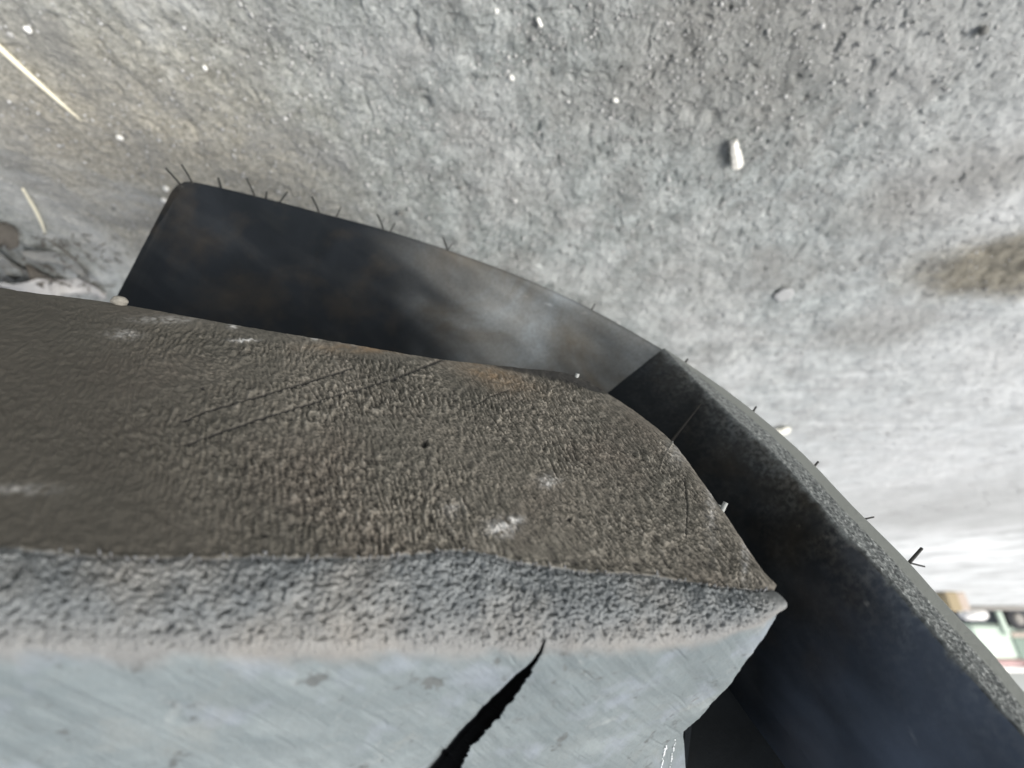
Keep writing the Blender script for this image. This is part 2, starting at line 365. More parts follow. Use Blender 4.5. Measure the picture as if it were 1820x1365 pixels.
# long cut through the side face
gl_y = [1141, 1160, 1176, 1215, 1268, 1326, 1380, 1500, 1800]; gl_x = [966, 957, 945, 902, 848, 796, 752, 650, 420]
gr_x = [967, 961, 951, 930, 888, 836, 806, 740, 600]
jag = 9 * perlin(PY / 10, PY * 0 + .5, 92) + 6 * np.abs(perlin(PY / 5, PY * 0, 93)) * smooth(1150, 1190, PY)
xl = np.interp(PY, gl_y, gl_x); xr = np.interp(PY, gl_y, gr_x) + jag * smooth(1160, 1200, PY)
incut = (PY > 1138) & (row > cnt[4] + 60)
wl = np.interp(PY, [1140, 1200, 1300, 1400], [2, 14, 34, 60])
cut = smooth(0, 1, (PX - (xl - .45 * wl)) / (.7 * wl + 4)) ** 1.5 * smooth(2.2, -.5, PX - xr) * incut
groove = np.maximum(groove, smooth(.12, .7, cut))  # blackness inside the cut is painted in, deepening its shade
Vcut = V / np.linalg.norm(V, axis=-1, keepdims=True) * (cut * 1.5)[..., None]
V = V + nrm * disp[..., None] + Vcut
# scuffs and stains that belong to the rubber itself
dustm = np.zeros_like(PX)
for (x, y, a, b, k) in [(890, 938, 22, 13, .75), (975, 855, 16, 10, .45), (915, 925, 14, 8, .5), (640, 610, 26, 4, .35), (430, 604, 20, 3, .7), (415, 578, 9, 6, .5), (600, 596, 40, 3, .4), (220, 594, 26, 8, .25), (560, 597, 6, 6, .8), (290, 568, 50, 6, .25), (30, 870, 60, 8, .25), (1205, 800, 18, 24, .22), (1265, 890, 9, 60, .25), (1325, 985, 6, 50, .3), (800, 905, 20, 12, .2)]:
    dustm = np.maximum(dustm, k * np.exp(-((PX - x) / a)**2 - ((PY - y) / b)**2))
dustm = np.clip(dustm * (1 + 2.2 * fbm(U * 9, T * 9, 3, 95)), 0, 1) * (row > cnt[3]) * (row < cnt[4])
rustm = .32 * np.exp(-((PX - 880) / 60)**2 - ((PY - 668 - (PX - 880) * .3) / 18)**2) + .5 * np.exp(-((PX - 690) / 110)**2 - ((PY - 618) / 8)**2)
rustm = np.clip(rustm * (1 + 1.2 * fbm(U * 3, T * 3, 3, 96)), 0, 1)
bandlow = smooth(.45, .95, (row - cnt[4]) / (cnt[5] - cnt[4])) * bandm

tyre = empty('tractor_tyre', Vector(world(np.array([4., 6., 40.]))) * 1.0)
tyre.location.z = 0
tag(tyre, 'worn black tractor tyre with thick rubber lugs, seen from very close, filling the foreground', 'tyre')
lugA = link(grid_mesh('tread_lug', world(V), dict(band=bandm, side=sidem, groove=groove, dust_light=dustm, rust=rustm, bandlow=bandlow, peak=np.clip(.3 + (.15 + .55 * wr - .3) * np.clip(patchy * calm, .25, 1), 0, 1) * (1 - bandm), calm=calm * np.ones_like(PX) + np.clip(.15 + .5 * pit, 0, 1) * bandm)), 'tread_lug', ra.m, tyre)
lugA['label'] = 'near lug with wrinkled brown worn face, torn grey edge and pale dusty side'
# hidden end of the near lug
capA = MB(); colw = V[:cnt[3], -1]; colr = V[cnt[3]:, -1]
ring = list(world(V[::6, -1])); cc = world((W3[-1] + C4[-1] + C2[-1]) / 3 + np.array([-.6, .2, .6]))
capA.add(ring + [cc], [(i, i + 1, len(ring)) for i in range(len(ring) - 1)] + [(len(ring) - 1, 0, len(ring))])
capA.build('lug_end', rubber_dark, lugA)

# ------------------------------------------------------------------ tyre: far lug
E1a = [(308, 334), (320, 324), (346, 321), (452, 345), (568, 375), (684, 406), (796, 442), (899, 479), (1000, 522), (1090, 568), (1179, 619)]
E1b = [(1179, 619), (1276, 716), (1381, 813), (1478, 923), (1570, 1019), (1655, 1118), (1723, 1196), (1820, 1305), (2000, 1500)]
Ba = [(190, 560), (215, 562), (245, 565), (330, 580), (440, 600), (550, 625), (660, 655), (750, 690), (840, 722), (910, 750), (980, 778)]
Bb = [(980, 778), (1120, 940), (1240, 1090), (1350, 1240), (1450, 1370), (1540, 1500), (1620, 1600), (1720, 1720), (1900, 2000)]
Sb = [(1182, 619), (1300, 699), (1415, 793), (1519, 900), (1611, 992), (1690, 1080), (1761, 1155), (1850, 1258), (2050, 1440)]
def curve_e(p, c, n):                       # rounds the left end without twisting the wall
    p = np.array(p, float); q = on(p[:, 0], p[:, 1], c); q[:2] = ray(p[:2, 0], p[:2, 1]) * (q[2, 2] * np.array([[.975], [.99]]))
    return catmull(q, n)
def curve(p, c, n):
    p = np.array(p, float); return catmull(on(p[:, 0], p[:, 1], c), n)
q1 = np.array([.33, -.40, .86]); q1 /= np.linalg.norm(q1)
na, nb = 46, 60
Ea = curve_e(E1a, np.linspace(-5.6, -6.2, 11), na); Bsa = curve(Ba, CF, na)
Eb = curve(E1b, -6.2, nb); Bsb = curve(Bb, CF, nb); Sil = curve(Sb, -6.2, nb)
def lug_far(E, B, Sl, K1, K2, nb_):
    R = [strip(B - 2.0 * N, B, 6), strip(B, E, 84, None), strip(E, Sl, nb_), strip(Sl, K1, 20), strip(K1, K2, 20, None, True)]
    return np.vstack(R), np.cumsum([0] + [len(r) for r in R])
Sa = Ea + .12 * q1 - .10 * N; Ka = Ea + 3 * q1 - 1.6 * N; Ka2 = Ea + 4 * q1 - 6 * N
Kb = Sil + .5 * np.array([.6, -.1, .7]) - .9 * N; Kb2 = Sil + .8 * np.array([.6, -.1, .7]) - 6 * N
wb = smooth(0, 1.2, np.linspace(0, 8, len(Eb)))[:, None]
def blend(a, b): return a * (1 - wb) + b * wb
Kb = blend(Sil + 1.0 * q1 - .6 * N, Kb); Kb2 = blend(Sil + 2 * q1 - 5 * N, Kb2)
V1, k1 = lug_far(Ea, Bsa, Sa, Ka, Ka2, 6); V2, k2 = lug_far(Eb, Bsb, Sil, Kb, Kb2, 90)
k1, k2 = [np.r_[0, k[2:]] for k in (k1, k2)]
def finish(V, k, right):
    relax(V, k[1] - 6, k[1] + 3, 10); relax(V, k[2] - 5, k[2] + 5, 14)
    nr, nc = V.shape[:2]; row = np.arange(nr)[:, None] * np.ones((1, nc)); PX, PY = pix(V)
    U = V @ wdir; T = V @ vdir; H = V @ N
    n = normals(V); n *= np.sign(-(n[40, nc // 2] * V[40, nc // 2]).sum())
    d = .03 * fbm(U * .35, T * .35 + H * .5, 4, 101) * (row < k[1])
    wallv = np.clip(row / k[1], 0, 1)
    sky_sheen = np.zeros_like(PX); bnd = np.zeros_like(PX); dst_light = np.zeros_like(PX); stp = np.zeros_like(PX)
    if right:
        v = (row - k[1]) / (k[2] - k[1])
        wob = .07 * fbm(U * 1.6, T * 1.6, 4, 104)
        bnd = smooth(-.03, .03, v + .10 * wob + .05 * perlin(U * 3.5, T * 3.5, 105)) * smooth(.62, .50, v + .5 * wob)
        stp = smooth(.4, .6, v + wob)
        amp = smooth(1230, 1480, PX)
        pit = np.abs(perlin(U / .20, T / .10, 110)) * 1.3 + .9 * perlin(U / .09, T / .06, 111) + .5 * perlin(U / .04, T / .04, 112)
        d = d + bnd * (.012 + .02 * amp) * pit
        for (x, y, a, b, kk_) in [(1540, 1073, 5, 5, 1), (1622, 1308, 3, 14, .6), (1470, 955, 4, 3, .5), (1230, 680, 45, 10, .20), (1265, 735, 30, 20, .12), (1420, 935, 3, 2, .5)]:
            dst_light = np.maximum(dst_light, kk_ * np.exp(-((PX - x - (PY - y) * .5) / a)**2 - ((PY - y) / b)**2))
        d = d - .04 * np.exp(-((row - k[1]) / 3)**2) * np.maximum(0, perlin(U * 4, T * 4, 115))
        dist_ = np.sqrt(((V - Eb[None])**2).sum(-1)); fade_ = np.exp(-dist_ / (.35 + .25 * smooth(1200, 1700, PX))) + .3 * np.exp(-dist_ / 1.4)
        dst_light = np.maximum(dst_light, .42 * fade_ * (.45 + .9 * smooth(-.4, .4, fbm(U * 7 , T * 7 + H * 7, 4, 107)) * smooth(-.6, .3, fbm(U * 1.2, T * 1.2 + H, 3, 108))))
        sky_sheen = .75 * smooth(1330, 1800, PX + .45 * (PY - 1100) + 90 * fbm(U * .4, T * .4 + H, 3, 118)) * (row < k[1])  # blue sky sheen painted onto the lower right of the wall
        dst_light = np.clip(dst_light * (1 + .6 * fbm(U * 5, T * 5 + H * 5, 3, 116)) + .03 * smooth(.0, .6, fbm(U * .6, T * .6 + H, 4, 117)) + .03 * smooth(1450, 1850, PX + .3 * (PY - 1100) + 120 * fbm(U * .4, T * .4 + H, 3, 118)), 0, 1) * (row < k[1] + 3)
    else:
        # skylight on the wall near the bend is painted in, faint and blotchy leftwards
        g = smooth(640, 1130, PX + 260 * fbm(U * .12 + 5, T * .12 + H * .35, 3, 120) - (PY - 520) * .8)
        dst_light = np.clip(g * (1 + .35 * fbm(U * .5, T * .5 + H * 1.5, 4, 121)) + .02 * smooth(0, .5, fbm(U * .5, T * .5 + H, 4, 122)), 0, 1)
        for (x, y, a, b) in [(975, 541, 12, 4), (1040, 556, 10, 4), (935, 527, 9, 5)]:
            dst_light = np.maximum(dst_light, 1.0 * np.exp(-((PX - x) / a)**2 - ((PY - y - (PX - x) * .3) / b)**2))
        dst_light *= smooth(k[1] + 3, k[1] - 3, row)
    return V + n * d[..., None], dict(band=bnd, dust_light=dst_light, strip=stp, sky_sheen=sky_sheen)
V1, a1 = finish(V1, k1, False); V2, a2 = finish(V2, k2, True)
V2[:, 0] = V2[:, 0]
lugB = link(grid_mesh('tread_lug', world(V1), a1), 'tread_lug', rubber_dark, tyre)
lugB['label'] = 'arm of the far lug with vent whiskers, dark at its left end with skylight painted in at the bend'
endB = MB(); ring = list(world(V1[:k1[2] + 8:4, 0])); endB.add(ring, [tuple(range(len(ring)))]); endB.build('lug_end', rubber_dark, lugB)
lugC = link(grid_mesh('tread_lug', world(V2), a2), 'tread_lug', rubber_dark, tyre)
lugC['label'] = 'arm of the far lug with dark wall, rough abraded edge and smooth grey top'

# casing under and between the lugs, curving away on both sides
base = np.vstack([Bsa[:-1:4], Bsb[::4]])
ss = np.r_[-np.linspace(.3, 37, 40)[::-1], 0, np.linspace(.3, 30, 60)]
CV = np.stack([base + q1 * (-s) - N * ((s**2) / 46 if s < 0 else (max(0, s - 8)**2) / 50) for s in ss])
CV = CV - 1.7 * N
fl = MB(); me = grid_mesh('casing', world(CV), dict(band=np.zeros(CV.shape[:2]), dust_light=.04 + .05 * smooth(0, .5, fbm(CV[..., 0] * .4, CV[..., 1] * .4, 3, 130)), strip=np.zeros(CV.shape[:2])))
casing = link(me, 'casing', rubber_dark, tyre)
sol = casing.modifiers.new('thick', 'SOLIDIFY'); sol.thickness = .02; sol.offset = 0 

# mould seam on the wall of the right arm
def wall_pt(px, py, lift=.02):             # point on the right arm's wall at a pixel
    d = np.hypot(*[a - b for a, b in zip(pix(V2[:88]), (px, py))]); i = np.unravel_index(d.argmin(), d.shape)
    p = V2[i]; return at(float(px), float(py), p[2] - lift)
m = MB(); pts = [wall_pt(1188 + 58 * t, 792 - 74 * t, .03) for t in np.linspace(0, 1, 14)]
m.tube([world(p) for p in pts], [.0005 * (1 - .6 * i / 13) for i in range(14)], 6); m.build('mould_seam', plain('seam_rubber', (.05, .045, .04), .6), lugC)

def edge_z(px, py, VV, rr):
    d = np.hypot(pix(VV[rr])[0] - px, pix(VV[rr])[1] - py); i = d.argmin(); return VV[rr][i, 2]
def whisker(b, t, rad, VV, rr, parent, mat, dz=.25, bend=0.0):
    z = edge_z(b[0], b[1], VV, rr); p0 = at(float(b[0]) - (t[0] - b[0]) * .15, float(b[1]) - (t[1] - b[1]) * .15, z + .02); p1 = at(float(t[0]), float(t[1]), z + dz * rad / 1.5)
    mid = (p0 + p1) / 2 + np.array([bend, bend * .3, 0])
    L = catmull([p0, mid, p1], 4); r = rad / F * z * S
    mb = MB(); mb.tube([world(p) for p in L], [r * (1.25 if i == 0 else 1 - .12 * i / len(L)) for i in range(len(L))], 8)
    return mb.build('vent_whisker', mat, parent)
rrB = k1[1]
for b, t, r, bd in [((321, 329), (295, 300), 1.9, .03), ((340, 322), (323, 293), 1.7, .02), ((392, 331), (388, 317), 2.2, 0), ((452, 347), (438, 317), 1.5, .02),
                ((473, 350), (474, 341), 1.7, 0), ((499, 357), (511, 341), 1.6, 0), ((567, 377), (554, 349), 1.6, .02), ((598, 385), (606, 368), 1.3, 0),
                ((681, 407), (671, 382), 1.4, .02), ((694, 410), (702, 396), 1.2, 0), ((795, 443), (787, 422), 1.4, .01), ((797, 443), (805, 432), 1.0, 0), ((1053, 548), (1057, 541), 1.3, 0)]:
    whisker(b, t, r, V1, rrB, lugB, whisk_m, .3, bd)
for b, t, r, bd in [((1616, 1000), (1638, 975), 3.2, .0), ((1619, 1001), (1643, 1007), 1.8, .03), ((1540, 922), (1553, 919), 1.6, 0), ((1448, 828), (1454, 821), 2.2, 0),
                ((1340, 729), (1344, 723), 1.8, 0), ((1219, 643), (1222, 638), 1.8, 0)]:
    whisker(b, t, r, V2, k2[2], lugC, whisk_m, .15, bd)
whisker((1281, 911), (1290, 893), 5, V, cnt[3], lugA, whisk_l, .0, .0)
whisker((1275, 899), (1286, 903), 3.4, V, cnt[3], lugA, whisk_l, .0, .0)
whisker((1022, 676), (1027, 664), 4, V, cnt[3], lugA, whisk_l, .0, .0)
whisker((1186, 804), (1196, 784), .8, V, cnt[3], lugA, whisk_l, .0, .02)

# torn rubber shreds along the lip and at the tip of the near lug
sh = MB(); rnd = random.Random(5)
for i in range(150):
    j = int(nc * (.12 + .87 * rnd.random())); r_ = int(np.clip(edge_row[0, j] + rnd.uniform(-2, 8), 0, nr - 1))
    p = V[r_, j]; n_ = nrm[r_, j]; L = rnd.uniform(.02, .07) * (1.6 if j > .93 * nc else 1)
    a = np.array([rnd.uniform(-1, 1), rnd.uniform(-1.2, .6), rnd.uniform(-.6, .6)]) * L * .7
    sh.tube([world(p - n_ * .01), world(p + n_ * L * .5 + a * .5), world(p + n_ * L * .7 + a * 1.4)], [.00016, .00011, .00004], 4)
sh.build('torn_shred', plain('shred_rubber', (.16, .165, .17), .8), lugA)['kind'] = 'stuff'
# rows of tiny pale dots low on the side face
gm = MB()
for (x0, y0, x1, y1, n_) in [(1201, 1315, 1184, 1392, 16), (1184, 1326, 1168, 1392, 22)]:
    for i in range(n_):
        t = (i + rnd.uniform(-.3, .3)) / n_; x = x0 + (x1 - x0) * t + rnd.uniform(-1.4, 1.4); y = y0 + (y1 - y0) * t
        dd = np.hypot(PX[cnt[5]:] - x, PY[cnt[5]:] - y); a_, b_ = np.unravel_index(dd.argmin(), dd.shape); p = V[cnt[5] + a_, b_]; q = at(x, y, p[2] - .015)
        r = rnd.uniform(.0001, .00022); c_ = Vector(world(q)); u_ = Vector(RIGHT) * r; v_ = Vector(DOWN) * r * 1.7; w_ = Vector(FWD) * r * .6
        gm.add([c_ - u_, c_ - v_, c_ + u_, c_ + v_, c_ - w_, c_ + w_], [(0, 1, 4), (1, 2, 4), (2, 3, 4), (3, 0, 4), (1, 0, 5), (2, 1, 5), (3, 2, 5), (0, 3, 5)])
sp_ = gm.build('bright_speck', plain('pale_speck', (.85, .87, .88), .25, .6, .05), lugA, False); sp_['kind'] = 'stuff'

# ------------------------------------------------------------------ ground
el = np.radians(np.r_[np.linspace(89.5, 78, 12, endpoint=False), np.linspace(78, 2.5, 780, endpoint=False), np.geomspace(2.5, .04, 60)])
rad = CAM_H / np.tan(el)
fa = np.radians(np.linspace(-66, 66, 820)); ba = np.radians(np.linspace(66, 294, 60))[1:]
an = np.r_[fa, ba]
GX = rad[:, None] * np.sin(an)[None]; GY = rad[:, None] * np.cos(an)[None]
near = smooth(3, .3, rad)[:, None]
gz = near * (.0022 * fbm(GX * 30, GY * 30, 4, 201) + .0009 * fbm(GX * 110, GY * 110, 4, 205, .65) - .0014 * smooth(.28, .5, perlin(GX * 150, GY * 150, 208)) + .0004 * perlin(GX * 520, GY * 520, 209)) + .004 * smooth(10, 1, rad)[:, None] * perlin(GX * 4, GY * 4, 210)
lf = ground_pt(110, 470); gz += near * .006 * np.exp(-((GX - lf.x)**2 + (GY - lf.y)**2) / .06**2) * np.abs(fbm(GX * 45, GY * 45, 4, 220))
for (x, y, a) in [(1230, 195, .004), (1270, 205, .004), (755, 180, .004), (760, 75, .004), (845, 105, .004)]:
    g_ = ground_pt(x, y); gz -= .003 * np.exp(-((GX - g_.x)**2 + (GY - g_.y)**2) / a**2)
# drag mark in the dirt at the right
g0 = ground_pt(1670, 285); g1 = ground_pt(1850, 205); dx, dy = g1.x - g0.x, g1.y - g0.y; tq = np.clip(((GX - g0.x) * dx + (GY - g0.y) * dy) / (dx * dx + dy * dy), 0, 1)
gz -= .0015 * np.exp(-(np.hypot(GX - g0.x - tq * dx, GY - g0.y - tq * dy) / .004)**2)
GV = np.stack([GX, GY, gz], -1)
gm_ = Mat('packed_dirt', .8, .3)
big = gm_.noise(7, 5, .6); mid = gm_.noise(55, 6, .65); fine = gm_.noise(420, 5, .75); tiny = gm_.noise(1400, 3, .7)
c = gm_.mix(gm_.ramp(mid, [(.33, 0), (.66, 1)]), (.16, .18, .174), (.36, .388, .378))
c = gm_.mix(gm_.ramp(big, [(.42, 0), (.7, .55)]), c, (.30, .285, .265))
c = gm_.mix(gm_.ramp(fine, [(.32, .85), (.50, 0)]), c, (.07, .075, .072))
c = gm_.mix(gm_.ramp(fine, [(.56, 0), (.78, .6)]), c, (.55, .57, .56))
tanp = gm_.spot(tuple(ground_pt(300, 330)), .04, .22, (1, 1.0, 1), .12, 14)
c = gm_.mix(gm_.math('MULTIPLY', tanp, .75), c, gm_.mix(gm_.ramp(fine, [(.35, 0), (.62, 1)]), (.15, .135, .10), (.42, .385, .31)))
olive = gm_.spot(tuple(ground_pt(1800, 475)), .035, .10, (.8, 1.5, 1), .07, 25)
mot = gm_.noise(16, 6, .7, None, .6); c = gm_.mix(gm_.ramp(mot, [(.36, .6), (.5, 0)]), c, (.17, .17, .16))
c = gm_.mix(gm_.ramp(gm_.noise(6, 6, .7, None, .5), [(.5, 0), (.66, .6)]), c, (.48, .49, .48))
c = gm_.mix(gm_.ramp(gm_.noise(95, 3, .6), [(.24, .9), (.33, 0)]), c, (.075, .075, .07))
stk = gm_.noise(1, 5, .65, gm_.mapping((9, 60, 1), (0, 0, .12)), .4)
away = gm_.math('SUBTRACT', 1.0, gm_.spot((0, 0, 0), .30, .75, (1, 1, 1), .15, 6))
c = gm_.mix(gm_.math('MULTIPLY', away, gm_.ramp(stk, [(.34, .7), (.48, 0)])), c, (.16, .165, .16)); c = gm_.mix(gm_.math('MULTIPLY', away, gm_.ramp(stk, [(.53, 0), (.68, .6)])), c, (.50, .515, .51))
wayoff = gm_.math('SUBTRACT', 1.0, gm_.spot((0, 0, 0), .9, 2.6, (1, 1, 1), .4, 3)); c = gm_.mix(gm_.math('MULTIPLY', wayoff, .75), c, gm_.mix(gm_.ramp(gm_.noise(3, 6, .7), [(.35, 0), (.6, 1)]), (.36, .36, .352), (.74, .75, .74)))  # brighter light on the distant ground, painted into its colour
far = gm_.noise(1.6, 4, .6); c = gm_.mix(gm_.ramp(far, [(.5, 0), (.72, .4)]), c, (.44, .45, .44))
dry = gm_.spot(tuple(ground_pt(1900, 800)), .1, 1.15, (1, .8, 1), .5, 2.5); c = gm_.mix(gm_.math('MULTIPLY', dry, .6), c, gm_.mix(mot, (.34, .34, .335), (.76, .77, .765)))  # light growing toward the right, painted into the dirt as a paler patch
for (x, y, a, k) in [(1540, 385, .06, .35), (1560, 590, .10, .45), (1250, 120, .14, .40), (1520, 60, .16, .30), (1420, 480, .07, .3), (1700, 330, .08, .35), (1790, 300, .05, .3), (1790, 905, .9, .35)]:
    pq = gm_.spot(tuple(ground_pt(x, y)), a * .3, a, (1, 1.5, 1), a * .7, 18); c = gm_.mix(gm_.math('MULTIPLY', pq, k), c, (.17, .165, .15))
c = gm_.mix(gm_.math('MULTIPLY', olive, .92), c, gm_.mix(gm_.ramp(mid, [(.35, 0), (.65, 1)]), (.06, .052, .036), (.22, .20, .15)))
gm_.col(c)
b = gm_.bump(mid, .003, .35); b = gm_.bump(fine, .0018, .6, b); gm_.bump(tiny, .0006, .5, b)
ground = link(grid_mesh('ground', GV), 'ground', gm_.m); ground['kind'] = 'structure'

# loose grit
rg = np.random.default_rng(3)
gmat = Mat('grit', .8, .3); ri = gmat.n('ShaderNodeNewGeometry').outputs['Random Per Island']
gmat.col(gmat.mix(gmat.noise(900, 3), gmat.ramp(ri, [(0, (.16, .16, .155)), (.2, (.26, .26, .25)), (.6, (.36, .36, .345)), (.85, (.48, .48, .46)), (1, (.75, .75, .73))]), (.3, .3, .29), 'MIX')); 
ico = None
t_ = (1 + 5**.5) / 2
iv = np.array([(-1, t_, 0), (1, t_, 0), (-1, -t_, 0), (1, -t_, 0), (0, -1, t_), (0, 1, t_), (0, -1, -t_), (0, 1, -t_), (t_, 0, -1), (t_, 0, 1), (-t_, 0, -1), (-t_, 0, 1)]) / 1.9
jf = np.array([(0, 11, 5), (0, 5, 1), (0, 1, 7), (0, 7, 10), (0, 10, 11), (1, 5, 9), (5, 11, 4), (11, 10, 2), (10, 7, 6), (7, 1, 8), (3, 9, 4), (3, 4, 2), (3, 2, 6), (3, 6, 8), (3, 8, 9), (4, 9, 5), (2, 4, 11), (6, 2, 10), (8, 6, 7), (9, 8, 1)])
def stones(n, rmin, rmax, smin, smax, power=2.2):
    r = np.exp(rg.uniform(np.log(rmin), np.log(rmax), n)); a = np.radians(rg.uniform(-64, 64, n))
    s = smin + (smax - smin) * rg.random(n)**power; s = s * (1 + r * .8)
    v = iv[None] * (1 + rg.uniform(-.28, .28, (n, 12, 1))) * s[:, None, None] * np.stack([np.ones(n), rg.uniform(.6, 1.1, n), rg.uniform(.4, .8, n)], -1)[:, None, :]
    ang = rg.uniform(0, 6.28, n); ca, sa = np.cos(ang)[:, None], np.sin(ang)[:, None]
    x = v[..., 0] * ca - v[..., 1] * sa; y = v[..., 0] * sa + v[..., 1] * ca
    cx, cy = r * np.sin(a), r * np.cos(a)
    return np.stack([x + cx[:, None], y + cy[:, None], v[..., 2] + (s * .2)[:, None] + .0008], -1)
sv = np.concatenate([stones(20000, .10, 2.2, .0003, .0010), stones(500, .12, 3.0, .0009, .0017, 3)])
nS = len(sv); me = bpy.data.meshes.new('gravel'); ff = (jf[None] + 12 * np.arange(nS)[:, None, None]).reshape(-1, 3)
me.vertices.add(nS * 12); me.vertices.foreach_set('co', sv.reshape(-1).astype(np.float32)); me.loops.add(ff.size); me.loops.foreach_set('vertex_index', ff.reshape(-1).astype(np.int32))
me.polygons.add(len(ff)); me.polygons.foreach_set('loop_start', np.arange(0, ff.size, 3, dtype=np.int32)); me.update(calc_edges=True)
tag(link(me, 'gravel', gmat.m), 'fine loose grit scattered over the grey packed dirt', 'gravel')['kind'] = 'stuff'

def stone(px, py, wpx, mat, label, name='pebble', cat='pebble', flat=.7, seed=1, group=None):
    r = np.random.default_rng(seed); p = ground_pt(px, py); d = (p - Vector(ORIGIN)).length; s = wpx / 2 / F * d
    import bmesh
    bm = bmesh.new(); bmesh.ops.create_icosphere(bm, subdivisions=3, radius=1)
    for v in bm.verts:
        c_ = np.array(v.co); k = 1 + .25 * float(perlin(np.array([c_[0] * 1.4 + seed]), np.array([c_[1] * 1.4 + c_[2]]), seed)[0]) + .1 * float(perlin(np.array([c_[0] * 4]), np.array([c_[1] * 4 + c_[2] * 3]), seed)[0])
        v.co = Vector((c_[0] * k * s, c_[1] * k * s * .8, c_[2] * k * s * flat))
    me = bpy.data.meshes.new(name); bm.to_mesh(me); bm.free()
    o = link(me, name, mat); o.location = (p.x, p.y, s * flat * .6 + .0012); o.rotation_euler.z = r.uniform(0, 3)
    for f in me.polygons: f.use_smooth = True
    return tag(o, label, cat, group)
white_st = plain('pale_stone', (.72, .71, .66), .7, .3, .12, 300); grey_st = plain('grey_stone', (.13, .13, .12), .8, .3, .3, 300)
stone(297, 332, 8, white_st, 'tiny white pebble just left of the far lug whiskers', seed=2)
stone(293, 352, 8, white_st, 'tiny white pebble touching the left end of the far lug', seed=3)
stone(215, 241, 8, white_st, 'white pebble below the tip of the long straw', seed=4)
stone(52, 49, 8, white_st, 'white pebble in the upper left corner of the photo', seed=5)
stone(366, 118, 7, white_st, 'white pebble on grey dirt, right of the long straw', seed=6)
stone(8, 425, 11, white_st, 'white stone at the left edge below the short straw', seed=7)
stone(882, 17, 8, white_st, 'white pebble at the top centre of the dirt', seed=8)
stone(909, 135, 9, white_st, 'small white pebble on bare grey dirt above the middle', seed=9)
stone(1093, 175, 9, white_st, 'small pale pebble between the middle and the wood chip', seed=10)
stone(712, 376, 10, grey_st, 'dark pebble just beyond the edge of the far lug', seed=11)
stone(818, 331, 8, grey_st, 'small dark pebble right of the dark one by the lug edge', seed=12)
stone(1745, 50, 11, grey_st, 'largest dark pebble, near the upper right corner', seed=13)
stone(1393, 522, 34, plain('pale_lump', (.33, .335, .33), .9, .1), 'flat pale lump pressed in the bright dirt', seed=15, flat=.07)
stone(1386, 764, 34, plain('cream_stone', (.72, .70, .60), .7, .3, .1, 200), 'cream pebble half hidden behind the far lug edge', seed=16, flat=.22)

def straw(pts, rads, mat, label, name='straw', cat='straw', flat=1.0, lift=.003):
    P3 = [ground_pt(x, y, lift) for x, y in pts]; P3 = [Vector(p) for p in catmull([tuple(p) for p in P3], 5)]
    n = len(P3); rr = np.interp(np.linspace(0, 1, n), np.linspace(0, 1, len(rads)), rads)
    mb = MB(); mb.tube(P3, list(rr), 8); o = mb.build(name, mat)
    return tag(o, label, cat)
straw_m = plain('dry_straw', (.66, .62, .48), .6, .35, .18, 500)
straw([(-40, 45), (5, 90), (60, 140), (105, 180), (146, 216)], [.0017, .0018, .0016, .0012, .0003], straw_m, 'long pale dry straw lying slantwise in the upper left corner')
straw([(40, 335), (58, 365), (72, 392), (80, 414)], [.0008, .0013, .0012, .0007], straw_m, 'short curved dry straw at the left edge')
straw([(85, 425), (120, 450), (150, 480), (157, 500)], [.0006, .0008, .0006, .0003], plain('dark_stem', (.10, .09, .07), .8), 'thin dark stem below the short straw', 'stem', 'stem')
straw([(955, 32), (962, 47)], [.0010, .0011], white_st, 'tiny white splinter at the top centre', 'splinter', 'splinter')
# wood chip
def chip(px, py, qx, qy, wpx, mat, label, name, cat):
    a = ground_pt(px, py, .004); b = ground_pt(qx, qy, .004); d = (a - Vector(ORIGIN)).length; w_ = wpx / F * d
    t = (b - a); L = t.length; t.normalize(); s_ = Vector((-t.y, t.x, 0)); n = 12; v = []; f = []
    for i in range(n):
        u = i / (n - 1); k = w_ * .5 * (.62 + .5 * u) * (1 if 0 < i < n - 1 else .75); c_ = a + t * L * u
        jit = rnd.uniform(-.06, .06) * w_
        for (sx, sz) in ((-1, -.25), (-.8, .25), (0, .38), (.85, .22), (1, -.25)): v.append(c_ + s_ * (k * sx + jit) + Vector((0, 0, sz * w_ * .8)))
    for i in range(n - 1):
        for j in range(5): f.append((i * 5 + j, i * 5 + (j + 1) % 5, (i + 1) * 5 + (j + 1) % 5, (i + 1) * 5 + j))
    f += [tuple(range(5))[::-1], tuple(range((n - 1) * 5, n * 5))]
    mb = MB(); mb.add(v, f); return tag(mb.build(name, mat, None, False), label, cat)
chip(1303, 252, 1312, 297, 17, plain('bare_wood', (.66, .64, .58), .7, .3, .15, 400), 'pale wood chip lying alone on the grey dirt', 'wood_chip', 'wood chip')

